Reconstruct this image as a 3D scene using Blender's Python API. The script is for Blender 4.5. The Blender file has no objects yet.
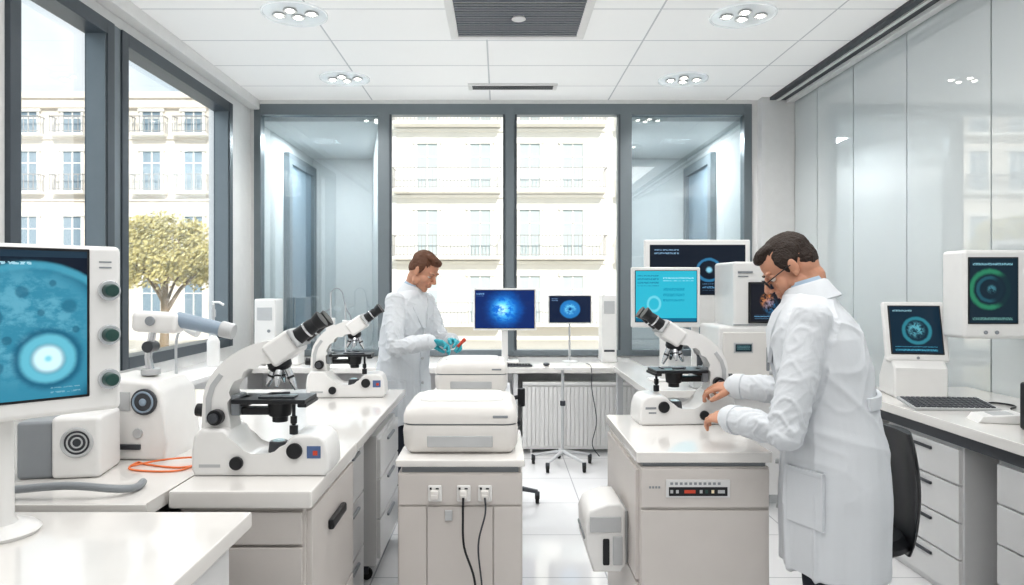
import bpy, bmesh, math, random
from mathutils import Vector, Matrix, noise
R=math.radians; PI=math.pi
SC=bpy.context.scene; C=SC.collection
random.seed(7)
V=Vector
# ------------------------------------------------------------ materials
class NB:
    def __init__(s,name):
        s.m=bpy.data.materials.new(name); s.m.use_nodes=True; s.t=s.m.node_tree; s.b=s.t.nodes['Principled BSDF']; s.out=s.t.nodes['Material Output']
    def new(s,typ,**kw):
        n=s.t.nodes.new(typ)
        for k,v in kw.items(): setattr(n,k,v)
        return n
    def put(s,sock,v):
        if isinstance(v,bpy.types.NodeSocket): s.t.links.new(v,sock)
        else: sock.default_value=v
    def ma(s,op,a,b=0.0,clamp=False):
        n=s.new('ShaderNodeMath',operation=op); n.use_clamp=clamp; s.put(n.inputs[0],a); s.put(n.inputs[1],b); return n.outputs[0]
    def mix(s,f,a,b):
        n=s.new('ShaderNodeMix',data_type='RGBA'); s.put(n.inputs[0],f); s.put(n.inputs[6],a if isinstance(a,bpy.types.NodeSocket) else (*a,1)); s.put(n.inputs[7],b if isinstance(b,bpy.types.NodeSocket) else (*b,1)); return n.outputs[2]
    def mr(s,v,a,b,c=0.0,d=1.0):
        n=s.new('ShaderNodeMapRange',interpolation_type='SMOOTHSTEP'); s.put(n.inputs[0],v)
        for i,q in enumerate((a,b,c,d)): n.inputs[i+1].default_value=q
        return n.outputs[0]
def mat(name,rgb,rough=.45,metal=0.0,var=.04,scale=14,bump=0.0,bscale=200,spec=.5,em=0.0,coat=0.0,sss=0.0,ior=None):
    k=NB(name); tc=k.new('ShaderNodeTexCoord'); nz=k.new('ShaderNodeTexNoise'); nz.inputs['Scale'].default_value=scale; nz.inputs['Detail'].default_value=4
    k.t.links.new(tc.outputs['Object'],nz.inputs['Vector'])
    c=k.mix(nz.outputs[0],[max(0,v*(1-var)) for v in rgb],[min(1,v*(1+var)) for v in rgb]); k.put(k.b.inputs['Base Color'],c)
    k.b.inputs['Roughness'].default_value=rough; k.b.inputs['Metallic'].default_value=metal; k.b.inputs['Specular IOR Level'].default_value=spec
    k.b.inputs['Coat Weight'].default_value=coat
    if ior: k.b.inputs['IOR'].default_value=ior
    if sss: k.b.inputs['Subsurface Weight'].default_value=sss; k.b.inputs['Subsurface Scale'].default_value=.01
    if em: k.put(k.b.inputs['Emission Color'],c); k.b.inputs['Emission Strength'].default_value=em
    if bump:
        n2=k.new('ShaderNodeTexNoise'); n2.inputs['Scale'].default_value=bscale; k.t.links.new(tc.outputs['Object'],n2.inputs['Vector'])
        bp=k.new('ShaderNodeBump'); bp.inputs['Strength'].default_value=bump; bp.inputs['Distance'].default_value=.01
        k.t.links.new(n2.outputs[0],bp.inputs['Height']); k.t.links.new(bp.outputs[0],k.b.inputs['Normal'])
    return k.m
def tile_mat(name,rgb,line,bw,bh,mortar,rough,var=.03,off=(0,0),em=0):
    k=NB(name); tc=k.new('ShaderNodeTexCoord'); mp=k.new('ShaderNodeMapping'); mp.inputs[1].default_value=(off[0],off[1],0)
    k.t.links.new(tc.outputs['Object'],mp.inputs[0])
    br=k.new('ShaderNodeTexBrick'); br.offset=0; br.squash=1; br.inputs['Scale'].default_value=1; br.inputs['Mortar Size'].default_value=mortar
    br.inputs['Brick Width'].default_value=bw; br.inputs['Row Height'].default_value=bh; br.inputs['Mortar Smooth'].default_value=.1
    br.inputs['Color1'].default_value=(*rgb,1); br.inputs['Color2'].default_value=(*[v*(1-var) for v in rgb],1); br.inputs['Mortar'].default_value=(*line,1)
    k.t.links.new(mp.outputs[0],br.inputs['Vector'])
    nz=k.new('ShaderNodeTexNoise'); nz.inputs['Scale'].default_value=3; nz.inputs['Detail'].default_value=6; k.t.links.new(tc.outputs['Object'],nz.inputs['Vector'])
    c=k.mix(k.ma('MULTIPLY',nz.outputs[0],.10),br.outputs[0],(.6,.6,.6)); k.put(k.b.inputs['Base Color'],c)
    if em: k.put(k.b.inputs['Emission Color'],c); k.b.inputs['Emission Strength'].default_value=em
    k.b.inputs['Roughness'].default_value=rough
    return k.m
def glass_mat(name,tint,refl=.10,fm=.4):
    k=NB(name); k.t.nodes.remove(k.b); tr=k.new('ShaderNodeBsdfTransparent'); tr.inputs[0].default_value=(*tint,1)
    gl=k.new('ShaderNodeBsdfGlossy'); gl.inputs['Roughness'].default_value=.01; gl.inputs[0].default_value=(1,1,1,1)
    fr=k.new('ShaderNodeLayerWeight'); fr.inputs[0].default_value=.25
    f=k.ma('ADD',k.ma('MULTIPLY',fr.outputs['Fresnel'],fm),refl*.3,True)
    mx=k.new('ShaderNodeMixShader'); k.put(mx.inputs[0],f); k.t.links.new(tr.outputs[0],mx.inputs[1]); k.t.links.new(gl.outputs[0],mx.inputs[2]); k.t.links.new(mx.outputs[0],k.out.inputs[0])
    return k.m
def screen_mat(name,bg,shapes,strength=1.0,asp=1.4,nsc=6):
    k=NB(name); tc=k.new('ShaderNodeTexCoord'); sp=k.new('ShaderNodeSeparateXYZ'); k.t.links.new(tc.outputs['UV'],sp.inputs[0]); u,v=sp.outputs[0],sp.outputs[1]
    nz=k.new('ShaderNodeTexNoise'); nz.inputs['Scale'].default_value=nsc; nz.inputs['Detail'].default_value=9; nz.inputs['Roughness'].default_value=.7; k.t.links.new(tc.outputs['UV'],nz.inputs['Vector'])
    nf=nz.outputs[0]
    tx=k.new('ShaderNodeTexNoise'); tx.inputs['Scale'].default_value=60; k.t.links.new(tc.outputs['UV'],tx.inputs['Vector'])
    col=k.mix(0.0,bg,bg)
    for sh in shapes:
        if sh[0]=='d':
            _,cx,cy,r,soft,c,amt,na,rin=sh
            dx=k.ma('MULTIPLY',k.ma('SUBTRACT',u,cx),asp); dy=k.ma('SUBTRACT',v,cy)
            d=k.ma('SQRT',k.ma('ADD',k.ma('MULTIPLY',dx,dx),k.ma('MULTIPLY',dy,dy)))
            d=k.ma('ADD',d,k.ma('MULTIPLY',k.ma('SUBTRACT',nf,.5),na))
            f=k.mr(d,r-soft,r,1.0,0.0)
            if rin: f=k.ma('MULTIPLY',f,k.mr(d,rin-soft,rin,0.0,1.0))
            if amt<0: f=k.ma('MULTIPLY',f,k.mr(nf,.42,.60)); amt=-amt
            col=k.mix(k.ma('MULTIPLY',f,amt),col,c)
        else:
            _,x0,x1,y0,y1,c,amt,txt=sh
            f=k.ma('MULTIPLY',k.ma('MULTIPLY',k.ma('GREATER_THAN',u,x0),k.ma('LESS_THAN',u,x1)),k.ma('MULTIPLY',k.ma('GREATER_THAN',v,y0),k.ma('LESS_THAN',v,y1)))
            if txt: f=k.ma('MULTIPLY',f,k.ma('MULTIPLY',k.ma('GREATER_THAN',tx.outputs[0],.47),k.ma('GREATER_THAN',k.ma('FRACT',k.ma('MULTIPLY',v,txt)),.5)))
            col=k.mix(k.ma('MULTIPLY',f,amt),col,c)
    k.b.inputs['Base Color'].default_value=(.01,.01,.012,1); k.b.inputs['Roughness'].default_value=.15; k.b.inputs['Specular IOR Level'].default_value=.25
    k.put(k.b.inputs['Emission Color'],col); k.b.inputs['Emission Strength'].default_value=strength
    return k.m
M={}
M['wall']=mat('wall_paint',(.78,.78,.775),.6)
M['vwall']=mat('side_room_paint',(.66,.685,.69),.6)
M['ceil']=tile_mat('ceiling_tiles_fill_glow',(.82,.82,.81),(.48,.49,.50),1.2,.6,.007,.6,off=(.1,.15),em=.20)  # slight emission added so the tiles brighten and fill the room
M['floor']=tile_mat('floor_tiles',(.76,.76,.77),(.42,.43,.45),.6,.6,.004,.05,off=(.05,.1))
M['frame']=mat('dark_grey_aluminium',(.09,.105,.12),.35,.4)
M['frame2']=mat('mid_grey_aluminium',(.21,.24,.26),.35,.4)
M['panel']=mat('back_painted_glass',(.66,.70,.71),.02,0,.05,.8,spec=.5,ior=2.2)
M['glass']=glass_mat('window_glass',(.98,.985,.985),.06,.22)
M['bglass']=glass_mat('tinted_partition_glass',(.89,.93,.94),.30,.6)
M['white']=mat('white_plastic',(.80,.795,.785),.32,0,.03)
M['white2']=mat('warm_white_plastic',(.75,.73,.705),.35,0,.03)
M['cab']=mat('cabinet_laminate',(.62,.585,.56),.38,0,.04,6)
M['cab2']=mat('cabinet_white_laminate',(.71,.71,.71),.38,0,.04,6)
M['top']=mat('white_worktop',(.79,.77,.745),.13,0,.03,8,coat=.4)
M['black']=mat('black_plastic',(.014,.015,.018),.35,0,.1)
M['dgrey']=mat('dark_grey_plastic',(.06,.065,.075),.4,0,.08)
M['grey']=mat('grey_plastic',(.28,.30,.32),.4,0,.05)
M['lgrey']=mat('light_grey_plastic',(.50,.51,.52),.4,0,.05)
M['blugrey']=mat('blue_grey_plastic',(.28,.35,.43),.35,0,.05)
M['chrome']=mat('brushed_chrome',(.7,.71,.73),.2,1.0,.05)
M['rubber']=mat('black_rubber',(.02,.02,.02),.7,0,.1)
M['green']=mat('dark_green_knob',(.02,.07,.06),.3,0,.1,coat=.5)
M['orange']=mat('orange_cable',(.8,.22,.08),.5)
M['red']=mat('red_plastic',(.60,.08,.04),.4)
M['blue']=mat('blue_label',(.10,.16,.32),.4)
M['lens']=mat('amber_lens',(.8,.7,.5),.1,em=.1)
M['slide']=mat('glass_slide',(.6,.8,.85),.1)
M['coat']=mat('lab_coat_cloth',(.66,.685,.715),.85,0,.03,6,bump=.12,bscale=400)
M['shirt']=mat('pale_blue_shirt',(.45,.56,.68),.8)
M['trouser']=mat('navy_trousers',(.018,.022,.035),.8)
M['shoe']=mat('black_shoe_leather',(.015,.014,.014),.35)
M['skin']=mat('skin',(.55,.29,.195),.5,0,.10,30,sss=.08)
M['hair1']=mat('reddish_brown_hair',(.12,.05,.025),.6,0,.6,140,bump=.6,bscale=160)
M['hair2']=mat('dark_brown_hair',(.026,.014,.009),.55,0,.6,140,bump=.6,bscale=160)
M['eye']=mat('eye_white',(.6,.55,.5),.3)
M['glove']=mat('teal_nitrile_glove',(.05,.40,.48),.4)
M['lip']=mat('lips',(.5,.2,.16),.5)
M['facade']=mat('cream_stucco',(.85,.82,.76),.9,0,.05,.5,bump=.1,bscale=5)
M['facade2']=mat('warm_stone',(.81,.74,.66),.9,0,.06,.5,bump=.1,bscale=5)
M['stone']=mat('pale_stone_trim',(.86,.83,.78),.9)
M['rail']=mat('iron_railing',(.40,.38,.37),.6)
M['pane']=mat('sky_blue_pane',(.48,.54,.55),.3,spec=.2)
M['pane2']=mat('dark_blue_pane',(.24,.31,.37),.3,spec=.2)
M['pave']=mat('street_paving',(.60,.56,.50),.9)
M['bark']=mat('bark',(.30,.22,.14),.9,bump=.4,bscale=20)
M['leaf']=mat('olive_gold_leaves',(.62,.54,.25),.7,0,.35,2)
M['bulb']=mat('warm_bulb',(1,.95,.85),.3,em=9)
M['trimglass']=mat('frosted_glass_trim',(.82,.85,.86),.08,0,.05,em=.16,coat=.5)
# ------------------------------------------------------------ geometry helper
def cr(P,n=5,closed=True):
    out=[]; L=len(P); rng=range(L if closed else L-1)
    for i in rng:
        g=lambda j:(V(P[j%L]) if closed else V(P[min(max(j,0),L-1)]))
        a,b,c,d=g(i-1),g(i),g(i+1),g(i+2)
        for k in range(n):
            t=k/n; out.append(.5*((2*b)+(c-a)*t+(2*a-5*b+4*c-d)*t*t+(3*b-a-3*c+d)*t**3))
    if not closed: out.append(V(P[-1]))
    return out
def zrot(p0,p1):
    d=(V(p1)-V(p0)); return d.to_track_quat('Z','Y').to_matrix().to_4x4(), d.length
class MB:
    def __init__(s): s.bm=bmesh.new()
    def add(s,tb,Mx=None):
        if Mx is not None: bmesh.ops.transform(tb,matrix=Mx,verts=tb.verts)
        me=bpy.data.meshes.new('t'); tb.to_mesh(me); tb.free(); s.bm.from_mesh(me); bpy.data.meshes.remove(me); return s
    def box(s,x0,x1,y0,y1,z0,z1,b=0,seg=2,Mx=None):
        tb=bmesh.new(); bmesh.ops.create_cube(tb,size=1)
        bmesh.ops.scale(tb,vec=(x1-x0,y1-y0,z1-z0),verts=tb.verts); bmesh.ops.translate(tb,vec=((x0+x1)/2,(y0+y1)/2,(z0+z1)/2),verts=tb.verts)
        if b: bmesh.ops.bevel(tb,geom=tb.edges[:],offset=min(b,.49*min(abs(x1-x0),abs(y1-y0),abs(z1-z0))),segments=seg,profile=.5,affect='EDGES')
        return s.add(tb,Mx)
    def cyl(s,p0,p1,r0,r1=None,seg=24,b=0,Mx=None):
        r1=r0 if r1 is None else r1; q,L=zrot(p0,p1); tb=bmesh.new()
        bmesh.ops.create_cone(tb,cap_ends=True,segments=seg,radius1=r0,radius2=r1,depth=L)
        if b:
            es=[e for e in tb.edges if abs(e.verts[0].co.z-e.verts[1].co.z)<1e-6]
            bmesh.ops.bevel(tb,geom=es,offset=min(b,L*.45,min(r0,r1)*.6),segments=2,profile=.5,affect='EDGES')
        T=Matrix.Translation((V(p0)+V(p1))/2)@q
        return s.add(tb,Mx@T if Mx is not None else T)
    def ell(s,c,r,rot=None,Mx=None,u=20,v=12):
        tb=bmesh.new(); bmesh.ops.create_uvsphere(tb,u_segments=u,v_segments=v,radius=1)
        if not hasattr(r,'__len__'): r=(r,r,r)
        T=Matrix.Translation(c)@(rot if rot is not None else Matrix())@Matrix.Diagonal((*r,1))
        return s.add(tb,Mx@T if Mx is not None else T)
    def loft(s,rings,cap=True,Mx=None,closed=False):
        tb=bmesh.new(); vs=[[tb.verts.new(p) for p in r] for r in rings]; n=len(rings[0]); m=len(rings)
        for i in range(m if closed else m-1):
            a,b=vs[i],vs[(i+1)%m]
            for j in range(n): tb.faces.new((a[j],a[(j+1)%n],b[(j+1)%n],b[j]))
        if cap and not closed: tb.faces.new(vs[0][::-1]); tb.faces.new(vs[-1])
        return s.add(tb,Mx)
    def tube(s,P,r,seg=10,closed=False,Mx=None,flat=1.0):
        P=[V(p) for p in P]; n=len(P); r=r if hasattr(r,'__len__') else [r]*n
        rings=[]; nrm=None
        for i in range(n):
            if closed: t=(P[(i+1)%n]-P[i-1]).normalized()
            else: t=(P[min(i+1,n-1)]-P[max(i-1,0)]).normalized()
            if nrm is None:
                nrm=t.orthogonal().normalized()
            else:
                nrm=(nrm-t*nrm.dot(t)); nrm=nrm.normalized() if nrm.length>1e-6 else t.orthogonal().normalized()
            bn=t.cross(nrm)
            rings.append([P[i]+(nrm*math.cos(2*PI*k/seg)+bn*math.sin(2*PI*k/seg)*flat)*r[i] for k in range(seg)])
        return s.loft(rings,True,Mx,closed)
    def limb(s,P,r,seg=16,Mx=None):
        s.tube(P,r,seg,Mx=Mx)
        for p,q in zip(P,r): s.ell(p,q*.999,Mx=Mx,u=16,v=10)
        return s
    def lathe(s,prof,Mx=None,seg=28):
        return s.loft([[V((max(r,1e-4)*math.cos(2*PI*k/seg),max(r,1e-4)*math.sin(2*PI*k/seg),z)) for k in range(seg)] for r,z in prof],True,Mx)
    def ring(s,c,Rr,r,axis='Z',seg=28,Mx=None,sc=(1,1)):
        P=[]
        for k in range(seg):
            a=2*PI*k/seg; x,y=Rr*math.cos(a)*sc[0],Rr*math.sin(a)*sc[1]
            P.append(V(c)+V({'Z':(x,y,0),'Y':(x,0,y),'X':(0,x,y)}[axis]))
        return s.tube(P,r,8,True,Mx)
    def prism(s,poly,y0,y1,b=0,seg=2,Mx=None):
        tb=bmesh.new(); A=[tb.verts.new((p[0],y0,p[1])) for p in poly]; B=[tb.verts.new((p[0],y1,p[1])) for p in poly]; n=len(poly)
        f1=tb.faces.new(A); f2=tb.faces.new(B[::-1])
        for j in range(n): tb.faces.new((A[j],B[j],B[(j+1)%n],A[(j+1)%n]))
        if b: bmesh.ops.bevel(tb,geom=list(f1.edges)+list(f2.edges),offset=b,segments=seg,profile=.5,affect='EDGES')
        return s.add(tb,Mx)
    def build(s,name,m,parent=None,world=False,ang=38,smooth=True):
        bmesh.ops.recalc_face_normals(s.bm,faces=s.bm.faces[:])
        for f in s.bm.faces: f.smooth=smooth
        for e in s.bm.edges:
            if len(e.link_faces)==2 and e.calc_face_angle(0)>R(ang): e.smooth=False
        me=bpy.data.meshes.new(name); s.bm.to_mesh(me); s.bm.free(); me.materials.append(M[m] if isinstance(m,str) else m)
        o=bpy.data.objects.new(name,me); C.objects.link(o)
        if smooth:
            wn=o.modifiers.new('wn','WEIGHTED_NORMAL'); wn.keep_sharp=True
        if parent is not None:
            o.parent=parent
            if world: me.transform(wm(parent).inverted())
        return o
def wm(o):
    m=o.matrix_basis.copy()
    while o.parent: o=o.parent; m=o.matrix_basis@m
    return m
def T(x,y,z,rz=0,rx=0,ry=0): return Matrix.Translation((x,y,z))@Matrix.Rotation(rz,4,'Z')@Matrix.Rotation(rx,4,'X')@Matrix.Rotation(ry,4,'Y')
def tag(o,label,cat,group=None):
    o['label']=label; o['category']=cat
    if group: o['group']=group
    return o
def thing(name,label,cat,loc=(0,0,0),rz=0,group=None):
    o=bpy.data.objects.new(name,None); C.objects.link(o); o.location=loc; o.rotation_euler=(0,0,rz); o.empty_display_size=.1
    return tag(o,label,cat,group)
def struct(o): o['kind']='structure'; return o
def screen(name,m,parent,x0,x1,z0,z1,y,Mx=None):
    me=bpy.data.meshes.new(name); me.from_pydata([(x0,y,z0),(x1,y,z0),(x1,y,z1),(x0,y,z1)],[],[(0,1,2,3)])
    uv=me.uv_layers.new(name='UVMap')
    for i,c in enumerate(((0,0),(1,0),(1,1),(0,1))): uv.data[i].uv=c
    if Mx is not None: me.transform(Mx)
    me.materials.append(m); o=bpy.data.objects.new(name,me); C.objects.link(o); o.parent=parent; return o
# ------------------------------------------------------------ room shell
H=3.38; XL=-2.54; XR=2.95; YB=6.95; YF=-1.4
struct(MB().box(XL-.2,XR+.2,YF-.2,9.4,-.1,0).build('floor','floor'))
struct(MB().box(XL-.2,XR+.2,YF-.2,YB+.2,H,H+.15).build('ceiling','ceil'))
struct(MB().box(XL-.2,XR+.2,YF-.2,YF,0,H).build('wall_front','wall'))
wz0,wz1=.93,3.2
w=MB(); w.box(XL-.2,XL,YF,YB,0,wz0); w.box(XL-.2,XL,YF,YB,wz1,H); w.box(XL-.2,XL,YF,3.5,wz0,wz1); w.box(XL-.2,XL,6.42,YB+.2,wz0,wz1); w.box(XL-.2,XL,YB,YB+.2,0,H)
struct(w.build('wall_left','wall'))
w=MB(); w.box(XL-.2,XR+.2,YB,YB+.15,0,.78); w.box(2.56,XR+.2,YB,YB+.15,.78,H); w.box(2.62,XR,YB-.12,YB,0,H); w.box(XL,-2.5,YB,YB+.15,.78,H)
struct(w.build('wall_back','wall'))
w=MB(); ys=[YF,1.2,2.2,3.15,4.1,4.95,5.7,6.35,YB-.12]
for a,b in zip(ys,ys[1:]): w.box(XR,XR+.03,a+.006,b-.006,.05,H-.02)
struct(w.build('wall_right','panel',smooth=False))
struct(MB().box(XR+.03,XR+.2,YF,YB,0,H).build('trim_1','lgrey'))
w=MB(); w.box(2.70,2.76,YF,YB-.12,H-.03,H-.001); w.box(2.80,2.86,YF,YB-.12,H-.03,H-.001); struct(w.build('trim_2','dgrey'))
w=MB(); w.box(2.86,2.93,YF,YB-.12,H-.06,H-.001,.005); w.box(2.765,2.795,YF,YB-.12,H-.04,H-.001); struct(w.build('trim_3','white'))
w=MB(); w.box(XL,XL+.10,YF,YB,H-.10,H-.001,.01); struct(w.build('trim_4','white'))
def lwin(name,y0,y1):
    f=MB(); X0,X1=XL-.12,XL+.03
    f.box(X0,X1,y0,y0+.08,wz0,wz1,.004); f.box(X0,X1,y1-.08,y1,wz0,wz1,.004); f.box(X0,X1,y0+.08,y1-.08,wz0,wz0+.08,.004); f.box(X0,X1,y0+.08,y1-.08,wz1-.09,wz1,.004)
    o=struct(f.build(name,'frame'))
    MB().box(XL-.08,XL-.07,y0+.07,y1-.07,wz0+.07,wz1-.08).build('window_pane','glass',o)
    MB().box(X0+.02,X1-.01,y0+.08,y0+.095,wz0+.09,wz1-.09).box(X0+.02,X1-.01,y1-.095,y1-.08,wz0+.09,wz1-.09).build('window_seal','frame2',o)
    return o
lwin('window_1',3.5,4.45); lwin('window_2',4.54,6.42)
struct(MB().box(XL-.10,XL+.02,4.452,4.538,wz0,wz1,.004).build('trim_5','frame2'))
f=MB(); zz0,zz1=.78,3.34
for a,b in ((-2.5,-2.43),(-1.24,-1.12),(.05,.15),(1.22,1.34),(2.48,2.56)): f.box(a,b,YB-.02,YB+.10,zz0,zz1,.005)
f.box(-2.43,2.48,YB-.019,YB+.099,zz1-.11,zz1,.004); f.box(-2.43,2.48,YB-.019,YB+.099,zz0,zz0+.06,.004)
o=struct(f.build('window_3','frame2'))
MB().box(-1.11,.05,YB+.03,YB+.04,.83,3.24).box(.15,1.22,YB+.03,YB+.04,.83,3.24).build('window_pane','glass',o)
MB().box(-2.44,-1.24,YB+.03,YB+.04,.83,3.24).box(1.34,2.49,YB+.03,YB+.04,.83,3.24).build('tinted_pane','bglass',o)
f=MB()
for a in (-1.12,.03,.15,1.20): f.box(a,a+.02,YB-.03,YB+.02,.84,3.23)
f.build('window_seal','frame',o)
struct(MB().box(-2.5,2.56,YB-.01,YB+.14,3.34,H).build('trim_6','wall'))
for sgn,nm in ((-1,'left'),(1,'right')):
    w=MB(); xo=2.52*sgn; xi=1.26*sgn; xi2=1.72*sgn
    w.box(min(xo,xo+.1*sgn),max(xo,xo+.1*sgn),YB+.15,9.3,0,3.3)
    w.box(min(xo,xi2),max(xo,xi2),9.2,9.3,0,3.3)
    w.loft([[V((xi,YB+.15,z)),V((xi2,9.2,z)),V((xi2-.05*sgn,9.25,z)),V((xi-.05*sgn,YB+.15,z))] for z in (0,3.3)])
    w.loft([[V((xi-.04*sgn,YB+.15,z)),V((xi2-.04*sgn,9.3,z)),V((xo+.1*sgn,9.3,z)),V((xo+.1*sgn,YB+.15,z))] for z in (3.2,3.3)])
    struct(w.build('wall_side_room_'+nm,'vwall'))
    d=MB(); X0,X1=sorted((xo-.001*sgn,xo-.07*sgn))
    d.box(X0,X1,7.95,8.07,0,3.05,.004); d.box(X0,X1,9.0,9.12,0,3.05,.004); d.box(X0,X1,8.07,9.0,2.93,3.05,.004)
    o=struct(d.build('door_1' if sgn<0 else 'door_2','frame2'))
    X0,X1=sorted((xo-.005*sgn,xo-.03*sgn)); MB().box(X0,X1,8.07,9.0,.01,2.93).build('door_leaf','pane2',o)
    xh=xo-.05*sgn; MB().cyl((xh,8.2,1.0),(xh,8.2,1.35),.012).box(min(xh,xo),max(xh,xo),8.19,8.21,1.05,1.07).build('door_handle','chrome',o)
struct(MB().box(XL,-2.12,4.22,5.95,.80,.84,.006).box(XL,-2.2,4.22,5.95,0,.80).build('trim_7','white'))
struct(MB().box(XR-.02,XR,YF,YB-.12,0,.05).build('baseboard_right','frame2'))
# ceiling fixtures
t=thing('ceiling_vent','square dark ceiling air vent with white frame above the middle of the room','air vent',(.13,4.75,H))
f=MB(); f.box(-.50,.50,-.42,-.36,-.025,0,.006); f.box(-.50,.50,.36,.42,-.025,0,.006); f.box(-.50,-.44,-.36,.36,-.025,0,.006); f.box(.44,.50,-.36,.36,-.025,0,.006); f.build('frame','white',t)
MB().box(-.44,.44,-.36,.36,-.004,0).build('backing','dgrey',t)
f=MB()
for i in range(17): y=-.34+i*.0425; f.box(-.44,.44,y-.008,y+.008,-.02,-.005)
for i in range(25): x=-.42+i*.035; f.box(x-.005,x+.005,-.36,.36,-.012,-.005)
f.build('grille','grey',t)
MB().cyl((0,0,-.032),(0,0,-.008),.05,.035).build('sensor','white',t)
t=thing('slot_vent','narrow white ceiling slot vent near the window wall','air vent',(.12,6.45,H))
MB().box(-.42,.42,-.09,.09,-.015,0,.005).build('frame','white',t)
f=MB(); [f.box(-.38,.38,y-.006,y+.006,-.018,-.014) for y in (-.05,-.025,0,.025,.05)]; f.build('slots','dgrey',t)
def downlight(x,y,label):
    t=thing('ceiling_light',label,'ceiling light',(x,y,H),0,'round ceiling downlight clusters')
    MB().lathe([(.0,-.002),(.205,-.002),(.225,-.010),(.225,-.0),(.2,0)],seg=40).ring((0,0,-.010),.218,.006,seg=40).build('trim_ring','trimglass',t)
    for k,(a,b) in enumerate(((-.11,.01),(.01,.05),(.12,-.01),(-.01,-.07))):
        c=MB().ring((a,b,-.012),.044,.005,seg=24).cyl((a,b,-.009),(a,b,-.002),.042).build('spot_rim','lgrey',t)
        MB().ell((a,b,-.014),(.024,.024,.012)).build('bulb','bulb',c)
downlight(-1.42,4.72,'round ceiling light cluster above left windows, nearer the camera')
downlight(-1.41,6.2,'round ceiling light cluster at left, close to the window wall')
downlight(1.69,4.75,'round ceiling light cluster at right, nearer the camera')
downlight(1.67,6.23,'round ceiling light cluster at right, close to the window wall')
# ------------------------------------------------------------ outdoors
struct(MB().box(-60,60,9.6,80,-1.2,-1.0).build('ground_outside','pave'))
def bwin(t,x,z0,z1,w_,Y,pm):
    f=MB(); f.box(x-w_/2-.12,x-w_/2,Y-.08,Y+.05,z0,z1+.12,.01); f.box(x+w_/2,x+w_/2+.12,Y-.08,Y+.05,z0,z1+.12,.01); f.box(x-w_/2-.2,x+w_/2+.2,Y-.14,Y+.05,z1,z1+.2,.02)
    f.box(x-.03,x+.03,Y-.04,Y+.02,z0,z1); f.box(x-w_/2,x+w_/2,Y-.04,Y+.02,z0+(z1-z0)*.7,z0+(z1-z0)*.7+.05); f.box(x-w_/2-.1,x+w_/2+.1,Y-.12,Y,z0-.1,z0,.01)
    o=f.build('window','stone',t,True); MB().box(x-w_/2,x+w_/2,Y-.02,Y,z0,z1).build('pane',pm,o,True)
def balc(t,x0,x1,z,Y,d=.8,h=.95,sp=.16):
    o=MB().box(x0,x1,Y-d,Y,z-.14,z,.03).build('balcony','stone',t,True)
    r=MB(); r.box(x0,x1,Y-d,Y-d+.05,z+h-.04,z+h); r.box(x0,x1,Y-d,Y-d+.04,z+.06,z+.09)
    n=int((x1-x0)/sp)
    for i in range(n+1): xx=x0+(x1-x0)*i/n; r.box(xx-.012,xx+.012,Y-d,Y-d+.03,z,z+h)
    for xx in (x0,x1-.03): r.box(xx,xx+.03,Y-d,Y,z+h-.05,z+h); [r.box(xx,xx+.02,Y-d+q*.2,Y-d+q*.2+.02,z,z+h) for q in range(1,4)]
    r.build('railing','rail',o,True)
YA=31
t=thing('apartment_building','pale cream apartment block with long iron balconies seen through the middle window','building',(0,YA,-1))
w=MB(); w.box(-9,9,YA,YA+8,-1,15)
for z in (2.45,5.45,8.45): w.box(-9,9,YA-.1,YA,z,z+.14,.02)
for x in (-4.9,.4,4.95): w.box(x-.2,x+.2,YA-.06,YA,-1,15)
w.build('wall','facade',t,True)
for z in (-.2,2.8,5.8,8.8):
    for x in (-7.2,-3.3,-.9,1.35,3.3,6.8): bwin(t,x,z,z+2.1,.9,YA,'pane')
    balc(t,-4.75,.05,z-.02,YA); balc(t,.75,4.75,z-.02,YA); balc(t,5.3,8.5,z-.02,YA)
t=thing('corner_building','warm stone building with blue windows and small balconies beyond the left windows','building',(-20,YA,-1))
w=MB(); w.box(-34,-12,YA,YA+8,-1,9.9); w.box(-34.2,-11.8,YA-.35,YA+8,9.9,10.2,.05); w.box(-34,-11.9,YA-.2,YA+8,9.5,9.9,.03)
for z in (2.4,5.3,8.1): w.box(-34,-12,YA-.1,YA,z,z+.14,.02)
w.build('wall','facade2',t,True)
for z,h in ((-.3,2.0),(2.7,1.9),(5.75,1.8),(8.35,1.0)):
    for x in (-25.4,-23.5,-21.4,-19.4,-17.6,-15.8,-13.9):
        bwin(t,x,z,z+h,.8,YA,'pane2')
        if z>5: balc(t,x-.75,x+.75,z-.02,YA,.5,.75,.2)
tx,ty=-10.6,21.5
t=thing('street_tree','round golden green tree on the street beyond the left window','tree',(tx,ty,-1))
b=MB(); b.tube([(0,0,0),(.05,0,1.2),(0,.05,2.0),(.1,0,2.8)],[.16,.13,.11,.07],10)
for k in range(9):
    a=k*.7; b.tube([(0,.02,1.5+k*.1),(.5*math.cos(a),.5*math.sin(a),2.3+k*.1),(1.1*math.cos(a),1.1*math.sin(a),2.9+.13*k)],[.06,.04,.015],7)
b.build('trunk','bark',t)
bm=bmesh.new(); cl=[]
for k in range(130):
    a=random.uniform(0,2*PI); e=math.asin(random.uniform(-.5,1)); rr=random.uniform(.35,1.0)**.5
    cl.append(V((1.6*rr*math.cos(a)*math.cos(e),1.5*rr*math.sin(a)*math.cos(e),3.25+1.35*rr*math.sin(e))))
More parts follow.
